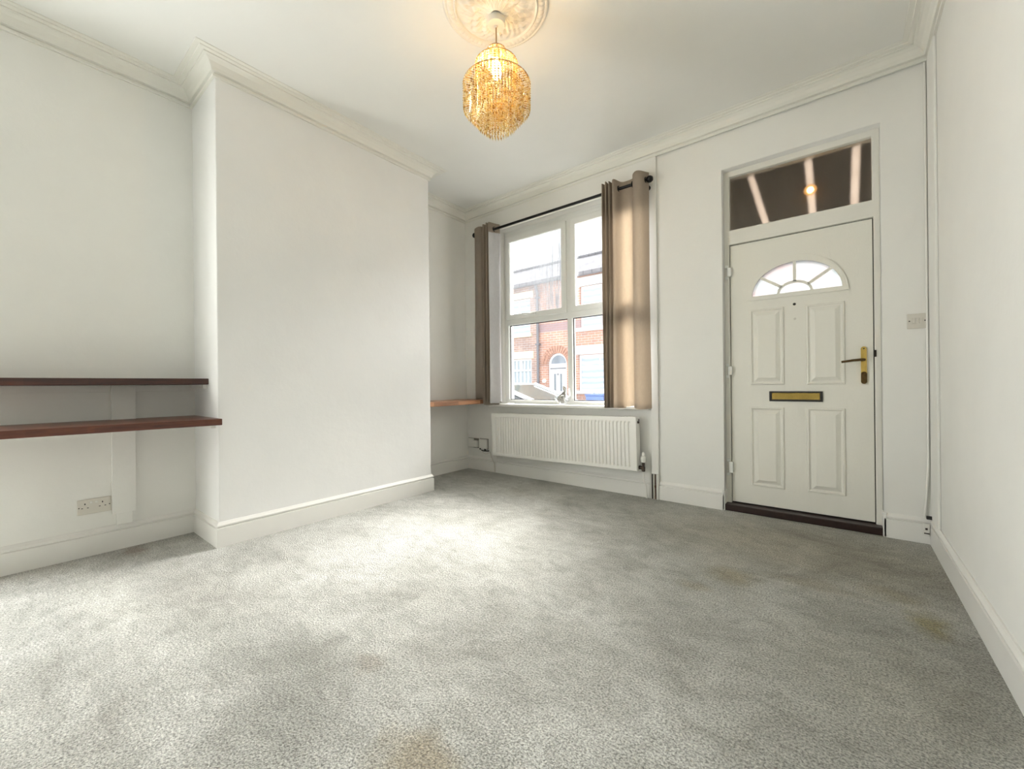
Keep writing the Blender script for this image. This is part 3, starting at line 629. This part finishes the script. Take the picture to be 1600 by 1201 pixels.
# ================================================================= CURTAINS AND ROD
RYD, RZ = 3.285, 2.587
rod = thing('curtain_rod', 'black metal curtain rod above the window', 'curtain rod', (-2.15, YP, RZ))
obj('pole', MB().tube([(-3.115, RYD, RZ), (-1.205, RYD, RZ)], .0125, 14), M['black'], rod, smooth=True)
for xx in (-3.125, -1.190):
    obj('finial', MB().lathe([(.002, -.028), (.016, -.024), (.026, -.010), (.028, 0), (.026, .010), (.016, .024), (.002, .028)], (xx, RYD, RZ), 20, 0), M['black'], rod, smooth=True)
for xx in (-3.02, -1.235):
    mb = MB().tube([(xx, YP, RZ-.03), (xx, RYD, RZ-.03), (xx, RYD, RZ-.012)], .006, 8); mb.lathe([(.002, -.006), (.022, -.006), (.022, 0)], (xx, YP, RZ-.03), 16, 1)
    obj('rod_bracket', mb, M['black'], rod)
def smooth_path(ctrl, n=14):
    P = [Vector(c) for c in ctrl]; out = []
    for i in range(len(P)-1):
        p0 = P[max(i-1, 0)]; p1 = P[i]; p2 = P[i+1]; p3 = P[min(i+2, len(P)-1)]
        for k in range(n):
            t = k/n; out.append(.5*((2*p1)+(-p0+p2)*t+(2*p0-5*p1+4*p2-p3)*t*t+(-p0+3*p1-3*p2+p3)*t**3))
    out.append(P[-1]); return out
def cloth(path, z0, z1, off=0, topwave=0, spread=0, seed=0, nz=26):
    rnd = random.Random(seed); ph = [rnd.uniform(0, 6.28) for _ in range(4)]; mb = MB(); n = len(path)
    cx = sum(p.x for p in path)/n; rows = []
    for j in range(nz+1):
        t = j/nz; row = []
        for i, p in enumerate(path):
            a = path[max(i-1, 0)]; b = path[min(i+1, n-1)]; d = (b-a).normalized(); nn = Vector((-d.y, d.x))
            low = (1-t)
            x = p.x+nn.x*off+spread*(p.x-cx)*low+.004*math.sin(ph[0]+i*.13+t*4)*low; y = p.y+nn.y*off+.006*math.sin(ph[1]+i*.09+t*3)*low
            zz = z0(p.x, p.y) if callable(z0) else z0; z = zz+(z1-zz)*t
            z += topwave*math.sin(ph[2]+i*.16)*(t**20)+.004*math.sin(ph[3]+i*.1)*((1-t)**20)
            row.append((x, y, z))
        rows.append(row)
    mb.rings(rows, close=False, cap=False); return mb
def make_curtain(label, path, z0, z1, group, eyes, seed, loc, hem):
    t = thing('curtain', label, 'curtain', loc, group)
    o = obj('curtain_cloth', cloth(path, z0, z1, 0, .004, .0, seed), M['curtain'], t, smooth=True)
    m_ = o.modifiers.new('thickness', 'SOLIDIFY'); m_.thickness = .0016; m_.offset = 0
    l = obj('lining', cloth(path, (lambda x, y: z0(x, y)+.012), z1-.10, .004, 0, .0, seed), M['lining'], t, smooth=True, label='white lining facing the window')
    for (x, y, ax) in eyes: obj('eyelet', MB().torus((x, y, RZ), .022, .0045, 20, 8, ax), M['black'], t, smooth=True, label='dark metal eyelet')
    return t
# left curtain: broad flat fold at the wall, tight folds, last fold turned back to show the lining
lp = smooth_path([(-3.125, 3.30), (-3.105, 3.262), (-3.06, 3.250), (-3.01, 3.262), (-2.985, 3.305), (-2.965, 3.32), (-2.960, 3.24), (-2.943, 3.222), (-2.935, 3.30), (-2.925, 3.325), (-2.915, 3.24), (-2.898, 3.222), (-2.890, 3.31), (-2.870, 3.345), (-2.835, 3.352), (-2.815, 3.335), (-2.850, 3.27), (-2.868, 3.218)])
make_curtain('taupe curtain left of the window, narrower and showing white lining', lp, (lambda x, y: .797 if x < -3.010 else (.762 if y > 3.32 else .742)), 2.648, 'curtains hanging at the window', [(-2.842, RYD, 0), (-2.93, RYD, 0), (-2.985, RYD, 0)], 3, (-2.97, RYD, .735), 0)
rp = smooth_path([(-1.607, 3.34), (-1.600, 3.30), (-1.590, 3.245), (-1.578, 3.235), (-1.572, 3.31), (-1.563, 3.325), (-1.555, 3.24), (-1.545, 3.235), (-1.540, 3.31), (-1.532, 3.325), (-1.523, 3.24), (-1.513, 3.235), (-1.508, 3.31), (-1.500, 3.325), (-1.490, 3.24), (-1.480, 3.232), (-1.462, 3.25), (-1.435, 3.315), (-1.39, 3.335), (-1.345, 3.315), (-1.315, 3.250), (-1.275, 3.225), (-1.235, 3.245), (-1.205, 3.31)])
make_curtain('taupe curtain right of the window, wider and glowing from behind', rp, (lambda x, y: .758 if y > 3.325 else .745), 2.655, 'curtains hanging at the window', [(-1.452, RYD, 0), (-1.330, RYD, 0), (-1.220, RYD, 0), (-1.497, RYD, 0)], 5, (-1.41, RYD, .742), 0)

# ================================================================= ORNAMENT ON THE SILL
ox, oy, oz = -2.105, 3.42, .757
t = thing('glass_ornament', 'round clear glass ornament with silver swirl on the window sill', 'ornament', (ox, oy, oz))
# globe cut by a slanted mouth
mb = MB(); R = .078; rows = []
for j in range(14):
    a = -PI/2+.12+j*(PI/2+.55-.12)/13; row = []
    for k in range(36):
        b_ = 2*PI*k/36; r = R*math.cos(a); x = r*math.cos(b_); z = R*math.sin(a)*1.0; z += max(0, (j-5)/8)*x*.55
        row.append((ox+x, oy+r*math.sin(b_), oz+R*.99+z))
    rows.append(row)
mb.rings(rows, cap=False); mb.lathe([(.001, 0), (R*.16, 0), (R*.2, .004)], (ox, oy, oz), 24)
obj('glass_globe', mb, M['ornament'], t, smooth=True)
mb = MB(); nb = 26; A = []; B_ = []; A2 = []; B2 = []
for i in range(nb+1):
    u = i/nb; a = math.radians(200-250*u); rr = .060-.012*u
    cx_, cy_ = ox-.010+rr*math.cos(a)*.75, oy+rr*math.sin(a)*.55; zc = oz+.028+.135*u; wd = .020+.030*math.sin(PI*u)
    for arr, dz, dr in ((A, -wd, 0), (B_, wd*.7, .006)): arr.append((cx_+math.cos(a)*dr, cy_+math.sin(a)*dr, max(oz+.006, zc+dz)))
mb.rings([A, B_], close=False, cap=False)
sw = obj('silver_swirl', mb, M['silver'], t, smooth=True, label='curling silver metal leaf'); m_ = sw.modifiers.new('thickness', 'SOLIDIFY'); m_.thickness = .003
mb = MB().box((ox-.02, oy-.006, oz+.006), (ox+.018, oy+.006, oz+.085)); obj('silver_stem', mb, M['silver'], t, bevel=.004)

# ================================================================= LIGHT SWITCH AND CORNER CABLE
t = thing('light_switch', 'white triple light switch right of the front door', 'light switch', (.350, YF, 1.255))
obj('faceplate', MB().box((.307, YF-.009, 1.256), (.3925, YF, 1.344)), M['old_plastic'], t, bevel=.003)
for i in range(3): obj('rocker', MB().box((.328+i*.016, YF-.013, 1.286), (.341+i*.016, YF-.008, 1.318)), M['old_plastic'], t, bevel=.002)
for x in (.317, .383): obj('screw', MB().lathe([(.001, -.0105), (.0035, -.0105), (.0035, -.008)], (x, YF, 1.301), 8, 1), M['dark_metal'], t)
mb = MB().tube([(XR-.020, YF-.008, CB-.002), (XR-.020, YF-.008, .9), (XR-.022, YF-.010, .45), (XR-.032, YF-.012, .26), (XR-.040, YF-.014, .152)], .0055, 8)
tag(obj('corner_cable', mb, M['plastic'], smooth=True), 'white cable running down the right-hand corner beside the light switch', 'cable')
t = thing('cable_connector', 'small white cable block on the skirting in the right corner', 'cable connector', (XR-.036, YF-.018, .04))
obj('housing', MB().box((XR-.050, YF-.034, .050), (XR-.020, YF-.018, .118)), M['plastic'], t, bevel=.003)
mb = MB().box((XR-.040, YF-.038, .085), (XR-.030, YF-.033, .096)); mb.box((XR-.045, YF-.038, .062), (XR-.022, YF-.033, .068)); obj('terminal', mb, M['dark_metal'], t)
tag(obj('corner_bracket', MB().box((XR-.035, YF-.040, .147), (XR-.006, YF-.022, .166)), M['dark_plastic'], bevel=.003), 'small dark bracket on top of the skirting in the right corner', 'bracket')

# ================================================================= CEILING ROSE AND CHANDELIER
RC = Vector((-1.392, 1.640, H))
def rose():
    mb = MB(); nr_, na = 60, 288; rows = []
    R0, R1 = .030, .272
    for j in range(nr_+1):
        u = j/nr_; r = R0+(R1-R0)*u; row = []
        for k in range(na):
            a = 2*PI*k/na
            if r < .205:       # acanthus field
                v = (r-R0)/(.205-R0); h = .012+.004*math.sin(PI*v)+.036*max(0, 1-v/.30)**1.5
                sw = a+v*1.3
                leaf = abs(math.sin(6*sw)); vein = .5+.5*math.sin(54*sw+18*v*math.cos(6*sw))
                h += .014*leaf**.7*math.sin(PI*min(1, v*1.05))*(.55+.45*vein)
                h += .008*math.sin(24*a-9*v)*math.sin(11*v+2*math.sin(6*a))*math.sin(PI*v)
            elif r < .216: h = .016+.006*math.sin(PI*(r-.205)/.011)
            elif r < .252:
                v = (r-.216)/.036; h = .010+.004*math.sin(PI*v)+.006*abs(math.sin(30*a))*math.sin(PI*v)
            else:
                v = (r-.252)/.020; h = (.011+.003*abs(math.sin(60*a)))*math.sqrt(max(0, 1-v*v*.98))
            row.append((RC.x+.016+r*math.cos(a), RC.y-.019+r*math.sin(a), H-h if j < nr_ else H-.0005))
        rows.append(row)
    mb.rings(rows, cap=False)
    return obj('ceiling_rose', mb, M['rose'], smooth=60)
tag(rose(), 'round ornate white plaster ceiling rose above the chandelier', 'ceiling rose')
ch = thing('chandelier', 'tiered amber crystal bead chandelier hanging from the ceiling rose', 'chandelier', (RC.x, RC.y, 2.20))
obj('ceiling_cup', MB().lathe([(.044, H-.030), (.047, H-.050), (.048, H-.072), (.044, H-.080), (.010, H-.083), (.004, H-.090)], (RC.x, RC.y, 0), 28), M['cup'], ch, smooth=True)
obj('cord', MB().tube([(RC.x, RC.y, H-.085), (RC.x, RC.y, 2.66)], .0032, 8), M['cable'], ch, smooth=True)
obj('lamp_holder', MB().lathe([(.008, 2.70), (.018, 2.695), (.020, 2.655), (.016, 2.645)], (RC.x, RC.y, 0), 16), M['cup'], ch, smooth=True)
obj('bulb', MB().lathe([(.012, 2.645), (.016, 2.63), (.024, 2.60), (.026, 2.575), (.021, 2.555), (.010, 2.545), (.001, 2.543)], (RC.x, RC.y, 0), 20), M['bulb'], ch, smooth=True, label='lit warm bulb')
TI = [(.048, 2.690, 18, 7), (.108, 2.620, 38, 11), (.172, 2.512, 66, 9), (.138, 2.498, 54, 11), (.100, 2.490, 40, 14), (.060, 2.480, 24, 16)]
for R_, z_, n_, nb_ in TI:
    obj('tier_ring', MB().torus((RC.x, RC.y, z_), R_, .0026 if R_ > .15 or z_ > 2.55 else .0012, 48, 6), M['lampgold'], ch, smooth=True)
mb = MB()
for k in range(4):
    a = PI/4+k*PI/2; c_, s_ = math.cos(a), math.sin(a)
    mb.tube([(RC.x, RC.y, 2.672), (RC.x+.048*c_, RC.y+.048*s_, 2.690), (RC.x+.108*c_, RC.y+.108*s_, 2.620), (RC.x+.172*c_, RC.y+.172*s_, 2.512), (RC.x+.135*c_, RC.y+.135*s_, 2.498), (RC.x+.06*c_, RC.y+.06*s_, 2.480)], .0016, 6)
obj('wire_frame', mb, M['lampgold'], ch)
def strand_bm(n, drop=True):
    mb = MB(); pit = .0122
    def bead(zc, r, hh):
        ring = [(r*math.cos(2*PI*k/6), r*math.sin(2*PI*k/6), zc) for k in range(6)]
        vt = mb.bm.verts.new((0, 0, zc+hh)); vb = mb.bm.verts.new((0, 0, zc-hh)); vs = [mb.bm.verts.new(p) for p in ring]
        for k in range(6): mb.bm.faces.new((vs[k], vs[(k+1) % 6], vt)); mb.bm.faces.new((vs[(k+1) % 6], vs[k], vb))
    for i in range(n): bead(-.006-i*pit, .0062, .0060)
    if drop: bead(-.006-n*pit-.010, .0045, .016)
    return mb
strands = {n: strand_bm(n, n != 7).mesh('bead_strand_%d' % n) for n in {t_[3] for t_ in TI}}
for me in strands.values(): me.materials.append(M['bead'])
spots = []
for R_, z_, n_, nb_ in TI:
    for k in range(n_):
        a = 2*PI*(k+.3)/n_; spots.append((R_, RC.x+R_*math.cos(a), RC.y+R_*math.sin(a), z_, nb_, a))
tocam = Vector((0, 0, .95))-RC
def score(s): return (tocam.x*math.cos(s[5])+tocam.y*math.sin(s[5]))*s[0]+(.2 if s[0] > .16 or .1 < s[0] < .11 else 0)
spots.sort(key=score, reverse=True)
for s in spots[:98]:
    o = bpy.data.objects.new('bead_strand', strands[s[4]]); C.objects.link(o); o.parent = ch; o.location = (s[1]-RC.x, s[2]-RC.y, s[3]-2.20); o.rotation_euler.z = random.uniform(0, 3)
bm = bmesh.new()
for s in spots[98:]:
    tmp = strands[s[4]].copy(); tmp.transform(Matrix.Translation((s[1], s[2], s[3]))); bm.from_mesh(tmp); bpy.data.meshes.remove(tmp)
me = bpy.data.meshes.new('bead_strands'); bm.to_mesh(me); bm.free(); me.materials.clear()
o = obj('inner_bead_strands', me, M['bead'], ch); o['kind'] = 'stuff'; o['label'] = 'mass of crystal bead strands at the back and inside'

# ================================================================= STREET
GZ = -.40; HY = 11.7
struct(obj('ground_street', MB().box((-30, YF+T+.02, GZ-.3), (14, 22, GZ)), M['tarmac']), 'street outside the window')
struct(obj('ground_pavement', MB().box((-30, 10.3, GZ), (14, HY+.1, GZ+.10)), M['paving'], bevel=.02), 'far pavement')

def house(label, x0, x1, openings, brick, loc):
    t = thing('terraced_house', label, 'house', loc)
    obj('brick_wall', plate(rect(x0, x1, GZ, 4.47), openings, HY, HY+.28), brick, t)
    mb = MB(); mb.prism([(HY-.28, 4.46), (15.0, 6.12), (18.4, 4.5), (18.4, 4.4), (15.0, 6.0), (HY-.28, 4.36)], 0, x0, x1)
    r = obj('roof', mb, M['slate'], t)
    obj('ridge_tiles', MB().tube([(x0, 15.0, 6.12), (x1, 15.0, 6.12)], .10, 8), M['slate'], r)
    obj('gutter', MB().tube([(x0, HY-.20, 4.40), (x1, HY-.20, 4.40)], .06, 10), M['gutter'], t)
    mb = MB().box((x0, HY+.28, GZ), (x0+.1, 18.2, 4.45)); mb.box((x1-.1, HY+.28, GZ), (x1, 18.2, 4.45)); mb.box((x0, 18.1, GZ), (x1, 18.3, 4.45)); mb.box((x0+.1, 13.4, GZ), (x1-.1, 13.5, 4.45))
    obj('house_body', mb, brick, t); return t
def hwin(t, x0, x1, z0, z1, zt, mull, pane, kind='window'):
    f = .055; holes = []; xs = [x0+f]+([(x0+x1)/2] if mull else [])+[x1-f]
    if mull: holes += [rect(x0+f, (x0+x1)/2-.03, zt+.03, z1-f), rect((x0+x1)/2+.03, x1-f, zt+.03, z1-f)]
    else: holes += [rect(x0+f, x1-f, zt+.03, z1-f)]
    holes.append(rect(x0+f, x1-f, z0+f, zt-.03))
    w = obj('window', plate(rect(x0, x1, z0, z1), holes, HY+.07, HY+.14), M['ext_white'], t)
    for h in holes: obj('pane', MB().box((h[0][0]-.01, HY+.11, h[0][1]-.01), (h[1][0]+.01, HY+.12, h[2][1]+.01)), pane, w)
PX = -8.16
hl = house('weathered red brick terraced house opposite, left of the drainpipe', -14, PX, [rect(-9.55, -8.50, 2.74, 3.98), rect(-9.45, -8.46, .95, 1.85)], M['brick_left'], (-11, HY, GZ))
hwin(hl, -9.55, -8.50, 2.74, 3.98, 3.35, True, M['blind_pane']); hwin(hl, -9.45, -8.46, .95, 1.85, 1.45, True, M['netted_pane'])
obj('lintel', MB().box((-9.75, HY-.03, 3.98), (-8.35, HY+.05, 4.22)), M['stone_cream'], hl, bevel=.01); obj('lintel', MB().box((-9.65, HY-.03, 1.86), (-8.36, HY+.05, 2.12)), M['stone_cream'], hl, bevel=.01)
obj('sill', MB().box((-9.7, HY-.08, 2.62), (-8.42, HY+.1, 2.74)), M['stone_cream'], hl, bevel=.01); obj('sill', MB().box((-9.6, HY-.08, .86), (-8.36, HY+.1, .95)), M['stone_white'], hl, bevel=.01)
DCX, DSP = -7.42, 1.62
dh = [(DCX+.38, GZ+.12)]+arc(DCX, DSP, .38, .38, 0, 180, 24)+[(DCX-.38, GZ+.12)]
hr = house('orange brick terraced house opposite with arched white doorway', PX, -1.0, [dh, rect(-6.52, -5.75, 2.74, 4.06), rect(-6.60, -5.15, .74, 1.88)], M['brick_right'], (-4.6, HY, GZ))
hwin(hr, -6.52, -5.75, 2.74, 4.06, 3.38, False, M['blind_pane']); hwin(hr, -6.60, -5.15, .74, 1.88, 1.50, True, M['blind_pane'])
obj('lintel', MB().box((-6.72, HY-.03, 4.06), (-5.55, HY+.05, 4.34)), M['stone_white'], hr, bevel=.01); obj('lintel', MB().box((-6.78, HY-.03, 1.89), (-4.95, HY+.05, 2.17)), M['stone_white'], hr, bevel=.01)
obj('sill', MB().box((-6.70, HY-.08, 2.62), (-5.58, HY+.1, 2.74)), M['stone_white'], hr, bevel=.01); obj('sill', MB().box((-6.75, HY-.08, .64), (-5.0, HY+.1, .74)), M['stone_white'], hr, bevel=.01)
mb = MB()
for i in range(17):
    a0, a1 = 180*i/17+.9, 180*(i+1)/17-.9
    for ra, rb in ((.395, .505), (.515, .62)): mb.prism(arc(DCX, DSP, rb, rb, a0, a1, 2)+arc(DCX, DSP, ra, ra, a1, a0, 2), 1, HY-.025, HY+.02)
obj('brick_arch', mb, M['arch_brick'], hr)
fr = [(DCX+.37, GZ+.12)]+arc(DCX, DSP, .37, .37, 0, 180, 24)+[(DCX-.37, GZ+.12)]
ex = obj('entrance_door', plate(fr, [arc(DCX, DSP+.02, .30, .28, 0, 180, 20)], HY+.09, HY+.16), M['ext_white'], hr, label='white front door with fan light')
obj('fan_pane', plate(arc(DCX, DSP, .32, .32, 0, 180, 20), [], HY+.12, HY+.13), M['dark_pane'], ex)
mb = MB().box((DCX-.30, HY+.07, GZ+.14), (DCX+.30, HY+.10, DSP-.10)); obj('door_leaf', mb, M['ext_white'], ex, bevel=.01)
for s_ in (-.12, .12): obj('glass_slot', MB().box((DCX+s_-.035, HY+.06, .72), (DCX+s_+.035, HY+.075, 1.30)), M['leaded'], ex)
obj('drip_bar', MB().box((DCX-.30, HY+.05, DSP-.16), (DCX+.30, HY+.08, DSP-.12)), M['gutter'], ex)
obj('door_knocker', MB().torus((DCX, HY+.055, 1.28), .03, .01, 14, 6, 1), M['gutter'], ex)
t = tag(obj('number_plaque', plate(arc(-7.92, 1.07, .085, .065, 0, 345, 23), [], HY-.036, HY-.006), simple('plaque_enamel', (.85, .78, .72), .4), bevel=.005), 'small oval cream number plaque on the brick beside the opposite door', 'plaque')
dp = thing('drainpipe', 'dark grey drainpipe between the two brick houses opposite', 'drainpipe', (PX, HY, GZ+.1))
obj('pipe', MB().tube([(PX+.02, HY-.07, GZ+.1), (PX+.02, HY-.07, 4.1), (PX+.02, HY-.18, 4.34)], .045, 10), M['gutter'], dp, smooth=True)
for z_ in (.6, 2.3, 3.9): obj('pipe_bracket', MB().box((PX-.06, HY-.12, z_), (PX+.10, HY, z_+.05)), M['gutter'], dp)
# wheelie bin opposite
bn = thing('wheelie_bin', 'blue wheelie bin by the opposite house with white things on its lid', 'bin', (-5.61, 11.1, GZ+.10))
mb = MB().rings([[(-5.81, 10.85, GZ+.14), (-5.38, 10.85, GZ+.14), (-5.38, 11.30, GZ+.14), (-5.81, 11.30, GZ+.14)], [(-5.88, 10.80, .60), (-5.31, 10.80, .60), (-5.31, 11.38, .60), (-5.88, 11.38, .60)]]); obj('body', mb, M['blue'], bn, bevel=.02)
obj('lid', MB().box((-5.90, 10.78, .60), (-5.29, 11.42, .65)), M['blue'], bn, bevel=.02)
for x_ in (-5.82, -5.38): obj('wheel', MB().tube([(x_-.03, 11.36, GZ+.20), (x_+.03, 11.36, GZ+.20)], .10, 18), M['tyre'], bn)
for x_, r_ in ((-5.78, .06), (-5.62, .07)):
    tag(obj('white_bag', MB().lathe([(r_*.7, 0), (r_, .03), (r_*1.05, .07), (r_*.6, .12), (r_*.15, .15)], (x_, 11.05, .65), 14), M['ext_white'], smooth=True), ['small white bag on the blue bin lid, left of the pair', 'small white bag on the blue bin lid, right of the pair'][0 if x_ < -5.66 else 1], 'bag', 'white bags on the blue bin')

# parked white car
def car():
    CX, NY, FYc = -4.05, 5.75, 7.35       # foot of the windscreen, near side, far side
    t = thing('parked_car', 'white parked car outside the window, seen by its sloping windscreen', 'car', (CX-.6, (NY+FYc)/2, GZ))
    zb = .58
    side = [(-3.15, -.12), (-3.2, .15), (-3.1, .50), (-2.6, .60), (0, zb), (.55, .50), (.98, .36), (1.08, .12), (1.05, -.12), (.90, -.16)]
    def archpts(cx): return [(cx+.33*math.cos(math.radians(a)), -.16+.33*math.sin(math.radians(a))) for a in range(0, 181, 20)]
    poly = side+archpts(.45)+[(-2.0, -.18)]+archpts(-2.45)+[(-3.0, -.16)]
    mb = MB(); mb.prism([(CX+p[0], p[1]) for p in poly], 1, NY, FYc); obj('body', mb, M['car'], t, bevel=.06, seg=3)
    y0, y1 = NY+.14, FYc-.14
    rf = [(CX-1.05, .955), (CX-1.35, .985), (CX-1.9, .975), (CX-2.45, .90), (CX-2.5, .86), (CX-1.05, .90)]
    mb = MB(); mb.prism(rf, 1, y0, y1); obj('roof', mb, M['car'], t, bevel=.02)
    mb = MB(); mb.prism([(CX+.02, zb), (CX-1.06, .95), (CX-1.08, .93), (CX-.05, zb-.02)], 1, y0+.05, y1-.05); obj('windscreen', mb, M['car_glass'], t, label='dark sloping windscreen')
    mb = MB(); mb.prism([(CX-.12, zb-.03), (CX-1.10, .925), (CX-2.4, .89), (CX-2.9, zb-.02)], 1, y0+.05, y0+.07); mb.prism([(CX-.12, zb-.03), (CX-1.10, .925), (CX-2.4, .89), (CX-2.9, zb-.02)], 1, y1-.07, y1-.05)
    obj('side_windows', mb, M['car_side_glass'], t)
    mb = MB()
    for y in (y0+.03, y1-.03):
        mb.tube([(CX+.08, y, zb-.02), (CX-1.06, y, .955)], .038, 8); mb.tube([(CX-2.45, y, .90), (CX-3.0, y, zb-.02)], .06, 8); mb.tube([(CX-1.5, y, .95), (CX-1.5, y, zb-.02)], .035, 8)
    obj('pillars', mb, M['car'], t)
    mb = MB()
    for k in (0, 1): mb.tube([(CX+.06, y0+.35+k*.55, zb+.025), (CX-.22, y0+.75+k*.5, zb+.085)], .012, 6)
    obj('wipers', mb, M['tyre'], t)
    for wx in (.45, -2.45):
        for wy in (NY+.08, FYc-.08):
            w = obj('wheel', MB().tube([(CX+wx, wy-.09, GZ+.30), (CX+wx, wy+.09, GZ+.30)], .30, 24), M['tyre'], t, bevel=.02); obj('hubcap', MB().tube([(CX+wx, wy-.095, GZ+.30), (CX+wx, wy+.095, GZ+.30)], .19, 20), M['hubcap'], w)
    obj('headlight', MB().box((CX+.86, NY-.005, .22), (CX+1.06, NY+.25, .36)), M['car_side_glass'], t, bevel=.02)
    obj('door_mirror', MB().box((CX-.20, NY-.14, zb-.02), (CX-.08, NY+.02, zb+.10)), M['car'], t, bevel=.03)
car()
